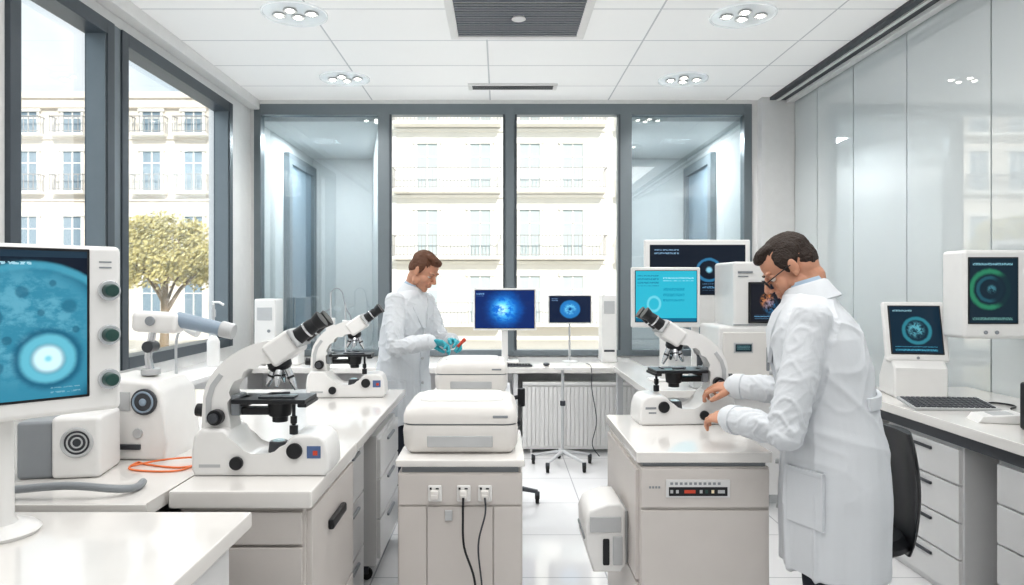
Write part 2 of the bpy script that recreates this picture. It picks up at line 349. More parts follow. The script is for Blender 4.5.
for c in cl:
    for k in range(95):
        d=V((random.gauss(0,1),random.gauss(0,1),random.gauss(0,1))); d=d.normalized()*random.uniform(.05,.40); p=c+d
        n=V((random.gauss(0,1),random.gauss(0,1),random.gauss(0,1))).normalized(); u=n.orthogonal().normalized()*.07; v2=n.cross(u).normalized()*.04
        bm.faces.new([bm.verts.new(p-u),bm.verts.new(p+v2),bm.verts.new(p+u),bm.verts.new(p-v2)])
me=bpy.data.meshes.new('foliage'); bm.to_mesh(me); bm.free(); me.materials.append(M['leaf']); o=bpy.data.objects.new('foliage',me); C.objects.link(o); o.parent=t
# ------------------------------------------------------------ furniture
def drawers(t,w_,h0,h1,n,yf,m='cab2',hm='grey',Mx=None,gap=.008):
    for i in range(n):
        a=h0+(h1-h0)*i/n+gap/2; b=h0+(h1-h0)*(i+1)/n-gap/2
        d=MB().box(-w_/2+.012,w_/2-.012,yf-.018,yf+.002,a,b,.004,Mx=Mx).build('drawer',m,t)
        MB().box(-w_*.16,w_*.16,yf-.030,yf-.017,b-.045,b-.030,.004,Mx=Mx).build('handle',hm,d)
def castor(t,x,y,z=.0,r=.03):
    c=MB().cyl((x-.012,y,z+r),(x+.012,y,z+r),r,b=.004).build('castor','rubber',t)
    MB().box(x-.016,x+.016,y-.012,y+.012,z+r,z+r*2+.02,.003).build('castor_fork','dgrey',c)
def pedestal(label,loc,rz,w_,d,h,n,cast=False,m='cab2',name='drawer_cabinet',group=None,hm='grey'):
    t=thing(name,label,'cabinet',loc,rz,group); z0=.08 if cast else .0
    if cast:
        z0=.085; [castor(t,a*(w_/2-.05),b*(d/2-.06)) for a in(-1,1) for b in(-1,1)]
    MB().box(-w_/2,w_/2,-d/2,d/2,z0,h,.004).build('body',m,t)
    drawers(t,w_,z0+.03,h-.015,n,-d/2,m,hm)
    return t
t=thing('lab_worktop','long white worktop on the left carrying the far microscope','worktop',(-1.4,3.2,0))
poly=[(-2.5,1.99),(-1.03,1.99),(-1.03,2.76),(-.58,2.76),(-.58,4.19),(-2.5,4.19)]
o=MB().prism(poly,0,.04,.005,Mx=Matrix(((1,0,0,0),(0,0,1,0),(0,1,0,.82),(0,0,0,1)))).build('worktop','top',t,True)
MB().box(-2.3,-2.26,2.0,4.15,0,.82).box(-2.2,-1.1,4.1,4.13,0,.82).box(-2.2,-1.08,2.02,2.06,0,.82).build('support_panel','cab2',t,True)
pedestal('white drawer pedestal under the left worktop next to the microscope cabinet',(-.93,3.02,0),PI/2,.42,.54,.80,3)
pedestal('white castor drawer pedestal under the far end of the left worktop',(-.90,3.74,0),PI/2,.62,.56,.74,3,True)
t=thing('microscope_cabinet','short beige cabinet with black handles under the nearest left microscope','cabinet',(-.80,2.41,0))
MB().box(-.215,.225,-.325,.325,.815,.87,.008).build('worktop','top',t)
MB().box(-.19,.20,-.295,.305,0,.815,.004).build('body','cab',t)
MB().box(-.18,.19,-.310,-.293,.06,.69,.004).box(-.18,.19,-.310,-.293,.70,.80,.004).build('front_panel','cab',t)
for i,(a,b) in enumerate(((.06,.36),(.37,.80))):
    d=MB().box(.198,.218,-.29,.30,a,b,.004).build('drawer','cab',t)
    MB().box(.217,.238,-.10,.10,b-.13,b-.095,.008).build('handle','black',d)
t=thing('front_desk','white desk in the near left corner carrying the large cell monitor','desk',(-1.5,1.5,0))
MB().box(-2.4,-.70,.95,1.93,.815,.86,.006).build('tabletop','top',t,True)
MB().box(-2.4,-.76,1.85,1.88,0,.815).build('back_panel','cab2',t,True)
MB().box(-1.3,-.745,1.0,1.85,0,.81,.004).build('body','cab2',t,True)
for a,b in ((.05,.40),(.41,.66),(.67,.80)):
    d=MB().box(-.747,-.725,1.03,1.83,a,b,.004).build('drawer','cab2',t,True)
    MB().box(-.726,-.705,1.3,1.6,b-.06,b-.04,.004).build('handle','dgrey',d,True)
t=thing('instrument_cabinet','beige floor cabinet with three plugged sockets under the nearer printer','cabinet',(-.16,3.02,0))
MB().box(-.26,.26,-.29,.29,.77,.80,.008).build('worktop','top',t)
MB().box(-.25,.25,-.28,.28,0,.745,.004).build('body','cab',t); MB().box(-.235,.235,-.265,.265,.745,.77).build('recess','grey',t)
MB().box(-.245,.245,-.288,-.279,.62,.74,.003).box(-.245,-.135,-.288,-.279,.0,.612,.003).box(.135,.245,-.288,-.279,.0,.612,.003).box(-.13,.13,-.288,-.279,.0,.612,.003).build('front_panel','cab',t)
for k,x in enumerate((-.10,.015,.10)):
    s=MB().box(x-.028,x+.028,-.300,-.287,.635,.70,.006).build('socket','white',t)
    MB().box(x-.016,x+.016,-.325,-.30,.648,.685,.005).box(x-.012,x+.012,-.329,-.324,.655,.67,.002).build('plug','white2',t)
    MB().box(x-.02,x-.012,-.3018,-.2995,.685,.693).box(x+.004,x+.016,-.3018,-.2995,.686,.691).build('socket_mark','black',s)
MB().box(-.06,-.03,-.3,-.287,.56,.60,.003).build('small_plate','lgrey',t)
tag(MB().tube(cr([(-.145,2.688,.662),(-.145,2.67,.60),(-.14,2.66,.48),(-.10,2.665,.35),(-.095,2.66,.2),(-.12,2.66,.02)],6,False),.0045,8).build('power_cable','black'),'black power cable hanging from the middle socket of the centre cabinet','cable')
tag(MB().tube(cr([(-.06,2.688,.662),(-.058,2.68,.60),(-.085,2.67,.48),(-.07,2.68,.3),(-.06,2.675,.02)],6,False),.0035,8).build('power_cable','dgrey'),'thinner cable hanging from the right socket of the centre cabinet','cable')
def printer(label,loc,sc,group):
    t=thing('printer',label,'printer',loc,0,group); t.scale=(sc,sc,sc)
    def rr(x,y,r,z,n=6):
        out=[]
        for cx,cy,a0 in ((x-r,y-r,0),(-x+r,y-r,90),(-x+r,-y+r,180),(x-r,-y+r,270)):
            for k in range(n+1): a=R(a0+90*k/n); out.append(V((cx+r*math.cos(a),cy+r*math.sin(a),z)))
        return out
    MB().loft([rr(.205,.17,.03,.0),rr(.215,.185,.035,.012),rr(.228,.195,.045,.035),rr(.232,.2,.05,.09),rr(.228,.196,.05,.115)]).build('base','white2',t)
    MB().loft([rr(.222,.19,.045,.112),rr(.222,.19,.045,.122)]).build('seam','grey',t)
    MB().loft([rr(.230,.198,.05,.122),rr(.230,.198,.05,.15),rr(.222,.19,.055,.178),rr(.20,.17,.055,.196),rr(.185,.155,.05,.20)]).build('lid','white2',t)
    MB().loft([rr(.17,.14,.045,.199),rr(.168,.138,.045,.207),rr(.15,.12,.04,.209)]).build('top_plate','white',t)
    MB().box(-.13,.13,-.203,-.194,.03,.075,.004).build('paper_slot','lgrey',t)
    MB().box(.13,.19,-.2,-.193,.145,.155,.002).build('button_strip','grey',t)
    return t
printer('larger white desktop printer on the beige socket cabinet',(-.165,3.02,.80),1.04,'white desktop printers')
printer('smaller white printer behind, beside the man in gloves',(-.16,3.95,.90),.88,'white desktop printers')
t=thing('equipment_cart','white castor cart under the smaller rear printer','cart',(-.16,3.95,0))
MB().box(-.22,.22,-.25,.25,.87,.90,.006).build('top_shelf','white',t); MB().box(-.21,.21,-.24,.24,.10,.87,.006).build('body','cab2',t)
for a in(-1,1):
    for b in(-1,1): castor(t,a*.18,b*.2,0,.04)
MB().box(-.19,.19,-.247,-.239,.5,.85,.003).build('front_panel','cab2',t)
MB().cyl((.21,.05,.83),(.29,.05,.85),.012).cyl((.285,.05,.79),(.285,.05,.895),.022,b=.006).build('side_handle','black',t)
# ---------- microscope
def microscope(label,loc,rz,sc,plate=True,group='binocular microscopes'):
    t=thing('microscope',label,'microscope',loc,rz,group); t.scale=(sc,)*3
    b=MB()
    pr=[(-.215,0),(.215,0),(.228,.02),(.226,.07),(.214,.115),(.195,.132),(.17,.138),(.11,.134),(.092,.122),(.075,.09),(.055,.072),(.03,.064),(-.03,.062),(-.06,.075),(-.085,.10),(-.10,.14),(-.12,.155),(-.20,.155),(-.220,.13),(-.228,.08),(-.227,.02)]
    b.prism(pr,-.085,.085,.012,3); b.build('base','white',t,ang=50)
    MB().box(-.215,.215,-.078,.078,-.0,.006).build('foot_pad','dgrey',t)
    pr=cr([(-.205,.10),(-.208,.17),(-.205,.24),(-.192,.30),(-.150,.362),(-.085,.410),(-.01,.440),(.05,.440),(.075,.415),(.07,.385),(.03,.368),(-.03,.360),(-.085,.325),(-.118,.27),(-.122,.22),(-.112,.16),(-.112,.10)],3)
    MB().prism([(p[0],p[1]) for p in pr],-.045,.045,.012,3).build('arm','white',t)
    MB().prism([(-.195,.17),(-.195,.25),(-.180,.295),(-.150,.335),(-.137,.325),(-.165,.285),(-.176,.245),(-.176,.17)],-.047,.047,.001).build('arm_inlay','lgrey',t)
    MB().box(-.115,-.085,-.035,.035,.19,.26,.004).build('stage_rack','grey',t)
    Mh=T(.058,0,.415,0,0,R(-35))
    MB().box(-.055,.055,-.056,.056,-.040,.045,.014,3,Mh).build('head_housing','white',t)
    MB().box(.050,.068,-.070,.070,-.030,.04,.010,3,Mh).build('binocular_bridge','lgrey',t)
    for s in (-1,1):
        y=s*.039; d=V((math.cos(R(37)),0,math.sin(R(37)))); p=V((.098,y,.446))
        e=MB().cyl(p,p+d*.058,.028,.026,b=.002).build('eyepiece_tube','black',t)
        MB().cyl(p+d*.053,p+d*.061,.0285,b=.001).build('eyepiece_ring','chrome',e)
        MB().cyl(p+d*.061,p+d*.092,.027,.023,b=.003).cyl(p+d*.090,p+d*.120,.024,.031,b=.003).build('eyecup','black',e)
    MB().lathe([(.0,.035),(.034,.035),(.040,.02),(.040,.0),(.03,-.012),(.0,-.014)],T(.04,0,.352,0,0,R(-12))).build('nosepiece','black',t)
    for a,L in ((0,.078),(90,.055),(180,.066),(270,.06)):
        dx,dy=.022*math.cos(R(a)),.022*math.sin(R(a)); p0=V((.042+dx,dy,.345)); dd=V((dx*1.1,dy*1.1,-.06)).normalized()
        ob=MB().cyl(p0,p0+dd*L*.6,.012).cyl(p0+dd*L*.6,p0+dd*L,.012,.006).build('objective','chrome',t)
        MB().cyl(p0+dd*L*.35,p0+dd*L*.45,.0128).build('objective_band','black',ob)
    MB().box(-.10,.145,-.075,.075,.236,.250,.003).box(-.09,-.06,-.03,.03,.22,.25,.003).box(.12,.15,-.075,.075,.225,.237,.002).build('stage','black',t)
    MB().box(-.02,.10,-.045,.0,.250,.256,.001).tube([(-.02,-.02,.253),(0,.03,.256),(.06,.045,.256)],.004,6).build('slide_holder','dgrey',t)
    MB().box(.02,.09,.005,.03,.2501,.2525).build('glass_slide','slide',t)
    MB().cyl((.04,0,.185),(.04,0,.236),.036,.042,b=.003).cyl((.04,0,.165),(.04,0,.187),.026,b=.002).box(-.11,.04,-.02,.02,.19,.215,.003).build('condenser','black',t)
    MB().cyl((.105,-.062,.15),(.105,-.062,.236),.006).cyl((.105,-.062,.135),(.105,-.062,.165),.014,b=.002).cyl((.105,-.062,.17),(.105,-.062,.195),.011,b=.002).build('stage_knob','black',t)
    l=MB().cyl((.035,0,.055),(.035,0,.10),.035,.03,b=.004).build('illuminator','dgrey',t); MB().ell((.035,0,.098),(.022,.022,.008)).build('lens','slide',l)
    for s in (-1,1):
        k=MB().cyl((-.155,s*.044,.19),(-.155,s*.075,.19),.026,b=.004).build('focus_knob','black',t)
        MB().cyl((-.155,s*.075,.19),(-.155,s*.090,.19),.016,b=.003).build('fine_knob','dgrey',k)
        MB().cyl((-.075,s*.083,.045),(-.075,s*.10,.045),.022,b=.004).build('power_knob','black',t)
        MB().cyl((.115,s*.083,.085),(.115,s*.098,.085),.026,b=.004).build('dimmer_dial','black',t)
        if plate:
            p=MB().box(.155,.20,s*.0855-.001,s*.0855+.001,.06,.10).build('label_plate','blue',t)
            MB().box(.175,.19,s*.0868-.0008,s*.0868+.0008,.07,.085).build('label_mark','red',p)
        else:
            MB().box(.15,.20,s*.0855-.001,s*.0855+.001,.075,.085).box(.15,.185,s*.0855-.001,s*.0855+.001,.055,.062).build('lettering','grey',t)
        MB().box(-.20,-.13,s*.0853-.001,s*.0853+.001,.03,.04).build('logo_strip','lgrey',t)
    MB().cyl((-.20,0,.20),(-.245,0,.205),.022,b=.004).build('rear_knob','black',t)
    return t
microscope('largest white microscope in the left foreground, on the beige cabinet',(-.79,2.33,.87),0,1.0)
microscope('white microscope at the far end of the left worktop beside the standing man',(-.88,3.95,.86),R(4),.98)
microscope('white microscope being adjusted by the man with glasses',(.80,3.0,.90),PI+R(4),.93,False)
# ---------- right cabinet
t=thing('microscope_cabinet','tall beige cabinet with a small display strip under the right microscope','cabinet',(.735,2.8,0))
MB().box(-.245,.245,-.35,.36,.86,.90,.006).build('worktop','top',t)
MB().box(-.23,.235,-.34,.35,0,.845,.004).build('body','cab',t); MB().box(-.22,.225,-.33,.34,.845,.86).build('recess','grey',t)
MB().box(-.228,.232,-.35,-.339,.70,.84,.004).build('display_panel','cab',t)
MB().box(-.228,.232,-.35,-.339,.0,.69,.004).build('lower_panel','cab',t)
MB().box(-.242,-.229,-.32,.33,.43,.83,.003).box(-.242,-.229,-.32,.33,.02,.42,.003).build('side_panel','cab',t)
MB().box(-.14,.09,-.3545,-.3495,.738,.802,.002).build('display_bezel','cab2',t)
MB().box(-.13,.08,-.356,-.354,.744,.776,.001).build('display','black',t)
for i,(x,w_) in enumerate(((-.125,.010),(-.105,.010),(-.075,.04),(-.02,.010),(.0,.010),(.022,.010),(.045,.025))):
    MB().box(x,x+w_,-.3566,-.3555,.754,.766).build('indicator',['lgrey','lgrey','red','lgrey','green','lens','lgrey'][i],t)
for i in range(11): MB().box(-.125+i*.017,-.115+i*.017,-.3552,-.3542,.784,.793).build('lettering','grey',t)
for i in range(4): MB().box(-.20+i*.011,-.193+i*.011,-.3512,-.3495,.770,.778).build('small_lettering','grey',t)
t=thing('paper_dispenser','white boxy dispenser with black slot fixed to left side of the right cabinet','dispenser',(.413,2.72,.40))
pr=[(-.055,.0),(-.085,.09),(-.088,.19),(-.07,.235),(.0,.262),(.05,.262),(.066,.24),(.070,.03),(.05,.0)]
MB().prism(pr,-.11,.13,.010,2).build('housing','white',t,ang=50)
MB().box(.060,.0795,-.09,.11,.03,.23,.004).build('mounting_plate','lgrey',t)
MB().box(-.02,.005,-.119,-.106,.03,.13,.005).build('slot','black',t)
MB().box(.018,.055,-.117,-.108,.03,.14,.004).box(-.07,.050,-.117,-.108,.155,.215,.004).build('front_cover','lgrey',t)
MB().box(-.091,-.07,-.09,.11,.12,.135,.003).build('trim_band','grey',t)
# ---------- right counter
t=thing('side_worktop','white worktop along the right glass wall','worktop',(2.5,2.8,0))
MB().box(2.10,2.94,1.0,4.3,.81,.86,.006).build('worktop','top',t,True)
MB().box(2.16,2.92,4.22,4.26,0,.81).box(2.88,2.91,1.0,4.2,0,.81).build('support_panel','cab2',t,True)
MB().box(2.14,2.16,1.0,4.22,.75,.808).build('apron','dgrey',t,True)
for lab,y,w_ in (('white four drawer unit below the keyboard, next to the black chair',3.5,.62),('white four drawer unit below the right worktop, nearest the camera',2.66,.62)):
    pedestal(lab,(2.45,y,0),-PI/2,w_,.56,.745,4,hm='dgrey')
# ---------- back bench
t=thing('window_bench','long white bench below the back windows','bench',(0,6.5,0))
MB().box(-2.5,1.30,6.02,6.92,.72,.77,.006).build('worktop','top',t,True)
for x in (-2.4,-1.2,.12): MB().box(x,x+.04,6.08,6.85,0,.72,.003).build('leg_panel','cab2',t,True)
MB().box(-2.36,.12,6.80,6.83,.1,.72).build('modesty_panel','cab2',t,True)
t=thing('radiator','white ribbed radiator below the back bench','radiator',(.78,6.07,0))
f=MB(); f.box(-.58,.58,0,.04,.04,.62,.005)
for i in range(30): x=-.56+i*.0386; f.box(x-.0178,x+.0178,-.011,.01,.07,.60,.005)
f.box(-.58,.58,-.02,.05,.61,.64,.006); f.build('panel','white',t)
MB().cyl((.50,.02,.0),(.50,.02,.10),.01).cyl((-.50,.02,0),(-.50,.02,.10),.01).build('pipe','white',t)
MB().cyl((-.57,.02,.12),(-.61,.02,.12),.022,b=.004).build('valve','white2',t)
t=thing('equipment_table','white table behind the right microscope carrying the monitors and analyser','table',(1.7,5.1,0))
MB().box(.98,2.55,4.52,5.9,.75,.80,.006).build('tabletop','top',t,True)
MB().box(1.0,2.5,4.56,4.59,.1,.75).build('front_panel','cab2',t,True)
for x in (1.0,2.48):
    for y in (4.6,5.82): MB().box(x,x+.05,y,y+.05,0,.75,.004).build('leg','lgrey',t,True)
# ---------- screens
S={}
S['cell']=screen_mat('screen_cell',(.003,.010,.024),[('d',.767,.34,.60,.04,(.012,.12,.19),1,.02,0),('d',.767,.34,.60,.03,(.08,.36,.48),.85,.02,.55),('d',.74,.40,.55,.12,(.05,.28,.40),.8,.05,0),('d',.72,.50,.50,.3,(.16,.44,.56),-.7,.2,0),
 ('d',.60,.55,.07,.02,(.02,.14,.22),.7,.05,.0),('d',.72,.72,.05,.02,(.02,.14,.22),.7,.04,0),('d',.92,.62,.06,.03,(.02,.15,.23),.7,.04,0),('d',.62,.22,.05,.02,(.02,.14,.22),.7,.04,0),('d',.80,.58,.03,.015,(.02,.13,.20),.7,.02,0),('d',.85,.78,.03,.015,(.02,.13,.20),.7,.02,0),('d',.66,.40,.035,.015,(.02,.13,.20),.7,.02,0),('d',.95,.46,.03,.015,(.02,.13,.20),.7,.02,0),
 ('d',.83,.267,.23,.05,(.010,.11,.19),.85,.04,.0),('d',.83,.267,.185,.04,(.14,.48,.60),1,.03,.12),('d',.83,.267,.115,.05,(.62,.88,.94),1,.02,.0),('d',.83,.267,.035,.03,(.20,.60,.72),.9,.0,0),
 ('r',.60,.76,.885,.925,(.4,.65,.75),.9,26),('r',.0,1,.955,1,(.02,.05,.08),.8,0),('r',.84,.97,.03,.07,(.25,.45,.55),.6,24)],1.0,1.37,8)
S['neb']=screen_mat('screen_nebula',(.0,.02,.12),[('d',.5,.5,.62,.5,(.0,.16,.60),.9,.3,0),('d',.48,.5,.42,.3,(.10,.60,.95),-.95,.5,0),('d',.45,.5,.24,.2,(.65,.95,1),-.9,.5,0),('r',.02,.15,.85,.95,(.3,.6,.9),.6,14)],1.2,1.55,7)
S['dial']=screen_mat('screen_dial',(.004,.015,.05),[('d',.5,.5,.38,.06,(.02,.20,.50),1,.06,.0),('d',.5,.5,.26,.08,(.20,.65,.9),-.8,.4,0),('d',.5,.5,.07,.04,(0,.05,.2),1,.02,0),('r',.05,.2,.8,.92,(.3,.5,.8),.6,14)],1.0,1.4,9)
S['cyan']=screen_mat('screen_cyan',(.03,.44,.58),[('r',.03,.38,.70,.92,(.01,.18,.30),.8,14),('r',.45,.95,.80,.9,(.5,.85,.95),.6,16),('r',.45,.8,.40,.72,(.0,.24,.38),.7,9),('d',.30,.35,.18,.03,(.25,.70,.80),.6,.03,.13),('r',.0,1,.0,.07,(.0,.10,.20),.9,0)],1.0,1.4,6)
S['dots']=screen_mat('screen_dots',(.004,.010,.022),[('d',.62,.50,.26,.03,(.05,.30,.55),.6,.05,.21),('d',.62,.50,.08,.05,(.3,.7,.9),.8,.05,0),('d',.25,.5,.08,.06,(.6,.25,.08),.6,.1,0),('d',.35,.3,.05,.02,(.1,.5,.8),.7,.02,0),('d',.85,.35,.06,.03,(.1,.5,.9),.7,.03,0),('r',.04,.3,.80,.92,(.3,.5,.7),.7,14),('r',.55,.95,.08,.22,(.2,.5,.8),.5,12)],1.0,1.8,8)
S['warm']=screen_mat('screen_analyser',(.01,.012,.02),[('d',.5,.55,.26,.1,(.65,.26,.09),-.9,.3,0),('d',.6,.4,.3,.2,(.05,.3,.6),-.6,.3,0),('r',.1,.9,.06,.18,(.2,.5,.8),.7,14)],.9,1.0,10)
S['tab']=screen_mat('screen_tablet',(.006,.03,.055),[('d',.52,.48,.32,.04,(.05,.34,.42),.7,.04,.25),('d',.5,.5,.22,.1,(.15,.5,.6),-.9,.3,0),('r',.06,.45,.86,.94,(.4,.7,.8),.8,14),('r',.06,.9,.04,.14,(.1,.5,.7),.7,12)],.85,1.0,10)
S['arc']=screen_mat('screen_green_arc',(.004,.020,.034),[('d',.42,.52,.34,.05,(.03,.25,.13),.8,.05,.27),('d',.42,.52,.22,.03,(.02,.12,.16),.7,.03,.17),('d',.80,.50,.34,.14,(.004,.020,.034),.95,.02,0),('d',.46,.52,.09,.05,(.08,.28,.34),-.7,.05,0),('r',.06,.9,.86,.94,(.3,.6,.7),.7,14),('r',.06,.9,.04,.12,(.2,.45,.4),.6,12)],1.0,.72,10)
S['mini']=screen_mat('screen_small_readout',(.01,.03,.04),[('r',.1,.9,.2,.8,(.3,.6,.65),.6,5)],.8,1.5,8)
def monitor(label,loc,rz,w_,h,zc,sm,bez=.014,m='white',tilt=0,foot='rect',d=.05,chin=0,group=None,name='monitor'):
    t=thing(name,label,'monitor',loc,rz,group); Mt=T(0,0,zc,0,R(tilt))
    MB().box(-w_/2,w_/2,-d/2,d/2,-h/2,h/2,.010,3,Mt).build('housing',m,t)
    MB().box(-w_/2+bez-.005,w_/2-bez+.005,-d/2-.003,-d/2+.002,-h/2+chin+bez-.005,h/2-bez+.005,.002,Mx=Mt).build('bezel','black',t)
    screen('screen',sm,t,-w_/2+bez,w_/2-bez,-h/2+chin+bez,h/2-bez,-d/2-.0045,Mt)
    if foot=='rect':
        MB().box(-w_*.22,w_*.22,-.07,.10,0,.012,.005).build('base','white',t); MB().box(-.03,.03,.03,.055,.01,zc,.005).build('neck','white',t)
    elif foot=='disc':
        MB().lathe([(.0,0),(.075,0),(.075,.006),(.02,.014),(0,.015)]).build('base','lgrey',t); MB().cyl((0,.03,.008),(0,.03,zc),.010).build('neck','lgrey',t)
    return t
monitor('white monitor with glowing blue image in the middle of the back bench',(.045,6.5,.77),0,.60,.40,.50,S['neb'],.022)
monitor('small monitor with round blue image beside the keyboard on back bench',(.665,6.5,.77),0,.42,.28,.50,S['dial'],.018,foot='disc',d=.03)
monitor('white monitor with bright cyan screen behind the right microscope',(1.21,5.0,.80),0,.50,.44,.61,S['cyan'],.028,chin=.015)
monitor('wide white monitor with dark screen above the cyan monitor',(1.57,5.45,.80),0,.84,.68,.72,S['dots'],.045,chin=.20)
def keyboard(label,loc,rz,w_=.42,d=.13,m='dgrey',km='black',rows=5,cols=15,tilt=0):
    t=thing('keyboard',label,'keyboard',loc,rz); Q=T(0,0,math.sin(R(tilt))*d/2,0,R(tilt)); MB().box(-w_/2,w_/2,-d/2,d/2,0,.014,.004,Mx=Q).build('case',m,t)
    k=MB()
    for r in range(rows):
        for c in range(cols):
            x=-w_/2+.012+(w_-.024)*c/cols; y=-d/2+.012+(d-.024)*r/rows
            k.box(x,x+(w_-.024)/cols-.006,y,y+(d-.024)/rows-.006,.013,.020,.0015,1,Mx=Q)
    k.build('keys',km,t)
keyboard('dark keyboard in front of the glowing blue monitor',(.08,6.16,.77),0)
keyboard('dark grey keyboard on the right worktop below the tablet console',(2.33,3.56,.86),R(-4),.42,.19,'lgrey','dgrey',5,15,9)
t=thing('mouse','small dark mouse beside the back bench keyboard','mouse',(.42,6.18,.77)); MB().ell((0,0,.014),(.03,.05,.016)).build('shell','dgrey',t)
t=thing('monitor','large white monitor with blue cell image and side knobs on the front desk','monitor',(-1.279,1.677,.86),R(46))
MB().box(-.31,.31,-.03,.03,.30,.745,.014,3).box(-.2,.2,.028,.06,.36,.68,.02,3).build('housing','white',t)
MB().box(-.30,.232,-.0335,-.028,.343,.735,.003).build('bezel','black',t)
screen('screen',S['cell'],t,-.293,.225,.350,.728,-.0345)
for z in (.625,.505,.385):
    k=MB().cyl((.278,-.029,z),(.278,-.042,z),.028,b=.003).build('knob','chrome',t)
    MB().cyl((.278,-.041,z),(.280,-.062,z),.020,.017,b=.004).build('knob_cap','green',k)
for z in (.685,.70): MB().box(.255,.285,-.0315,-.0295,z,z+.004).build('lettering','grey',t)
MB().lathe([(.045,.02),(.032,.05),(.030,.40),(.030,.42)],T(.05,.055,0)).build('neck','white',t)
MB().lathe([(0,0),(.085,0),(.092,.010),(.080,.022),(.045,.030),(0,.031)],T(.05,.055,0),40).build('base','white',t)
tag(MB().tube(cr([(-1.62,2.06,.885),(-1.5,2.04,.885),(-1.3,2.04,.90),(-1.16,2.06,.885),(-1.13,2.12,.872),(-1.14,2.18,.872)],6,False),.012,10).build('curved_tube','grey'),'grey curved metal tube lying behind the front desk below the large monitor','tube')
t=thing('power_unit','small white box with round fan grille between monitor and analyser','device',(-1.47,2.33,.86),R(10))
MB().box(-.02,.13,-.09,.10,0,.205,.016,3).build('body','white',t); MB().box(-.13,-.018,-.075,.09,0,.19,.012,3).build('rear_module','grey',t)
MB().ring((.06,-.092,.12),.045,.006,'Y').ring((.06,-.092,.12),.030,.003,'Y').ring((.06,-.092,.12),.016,.003,'Y').build('fan_grille','lgrey',t)
MB().cyl((.06,-.0915,.12),(.06,-.089,.12),.043).build('fan_recess','dgrey',t)
t=thing('analyser','white benchtop analyser with round dark dial on the left worktop','analyser',(-1.36,2.60,.86),R(-4))
pr=[(-.14,0),(.15,0),(.155,.06),(.14,.24),(.10,.285),(-.10,.30),(-.145,.25)]
MB().prism(pr,-.11,.13,.016,3).build('body','white',t)
k=MB().cyl((.075,-.108,.215),(.075,-.122,.215),.048,b=.004).build('dial','dgrey',t)
MB().ring((.075,-.123,.215),.036,.004,'Y').ell((.075,-.124,.215),(.014,.006,.014)).build('dial_ring','blugrey',k)
MB().box(-.12,.02,-.114,-.108,.18,.25,.004).build('front_plate','lgrey',t); MB().cyl((.05,-.109,.10),(.05,-.118,.10),.018,b=.003).build('button','lgrey',t)
MB().box(-.08,.06,-.118,-.108,.04,.06,.003).build('vent_slot','dgrey',t)
t=thing('viewing_arm','white articulated arm with blue grey barrel above the analyser','scope',(-1.34,2.62,1.164))
MB().cyl((0,0,-.008),(0,0,.015),.035,b=.004).build('base','lgrey',t)
MB().tube([(0,0,0),(-.01,0,.06),(.0,0,.12),(.01,0,.17)],[.016,.014,.014,.014],12).build('post','chrome',t)
MB().cyl((0,-.03,.10),(0,.03,.10),.022,b=.004).build('joint','dgrey',t)
MB().box(-.07,.11,-.04,.04,.155,.235,.022,3,T(0,0,0,0,0,R(3))).build('housing','white',t)
MB().cyl((.10,0,.205),(.28,0,.165),.030,.026,b=.005).build('barrel','blugrey',t); MB().cyl((.27,0,.168),(.32,0,.156),.032,.030,b=.005).build('barrel_cap','lgrey',t)
MB().cyl((.02,-.04,.2),(.02,-.052,.2),.018,b=.003).build('pivot_cap','grey',t)
tag(MB().tube(cr([(-1.16,2.58,.8635),(-1.12,2.50,.8635),(-1.06,2.44,.8635),(-1.12,2.38,.8635),(-1.25,2.42,.8635),(-1.30,2.45,.8635),(-1.28,2.36,.8635),(-1.16,2.33,.8635),(-1.09,2.36,.8635),(-1.08,2.48,.872),(-1.2,2.46,.872),(-1.3,2.40,.8635)],6,False),.0035,8).build('cable','orange'),'orange cable coiled on the worktop in front of the analyser','cable')
t=thing('dispenser_bottle','slim white pump dispenser standing on the left window ledge','dispenser',(-2.33,5.55,.84))
MB().lathe([(0,0),(.045,0),(.05,.01),(.05,.20),(.035,.23),(.02,.25),(0,.25)]).build('bottle','white',t)
MB().cyl((0,0,.25),(0,0,.50),.012).cyl((0,0,.40),(0,0,.46),.02,b=.003).build('pump','lgrey',t); MB().tube([(0,0,.50),(.0,0,.52),(.05,-.01,.52),(.09,-.02,.50)],.010,8).build('spout','white',t)
t=thing('swivel_holder','small white swivel holder on the left window ledge near analyser','holder',(-2.3,4.85,.84))
MB().lathe([(0,0),(.07,0),(.07,.015),(.015,.03),(0,.03)]).build('base','white',t); MB().tube(cr([(0,0,.02),(0,0,.25),(.03,0,.34),(.10,-.02,.36)],5,False),.010,8).build('stem','lgrey',t); MB().cyl((.08,-.02,.36),(.17,-.03,.32),.03,.035,b=.005).build('head','white',t)
t=thing('equipment_tower','tall narrow white unit at the left end of the back bench','device',(-2.2,6.5,.77))
MB().box(-.10,.10,-.12,.12,0,.60,.015,3).build('body','white',t); MB().box(-.07,.07,-.125,-.118,.40,.52,.004).build('panel','lgrey',t); MB().cyl((.04,-.119,.3),(.04,-.128,.3),.015,b=.002).build('button','grey',t)
t=thing('equipment_tower','slim white tower standing at right end of the back bench','device',(1.03,6.55,.77))
MB().box(-.07,.07,-.12,.12,0,.64,.012,3).build('body','white',t); MB().box(-.05,.05,-.125,-.118,.46,.58,.004).build('panel','lgrey',t); MB().box(-.05,.05,-.125,-.118,.1,.12,.003).build('slot','dgrey',t)
t=thing('tubing_stand','thin laboratory stand with curved tubes left of the standing man','stand',(-1.55,6.45,.77))
MB().box(-.13,.13,-.08,.08,0,.05,.010).build('base','white',t); MB().cyl((-.05,0,.04),(-.05,0,.66),.008).cyl((.09,0,.04),(.09,0,.55),.007).build('rod','lgrey',t)
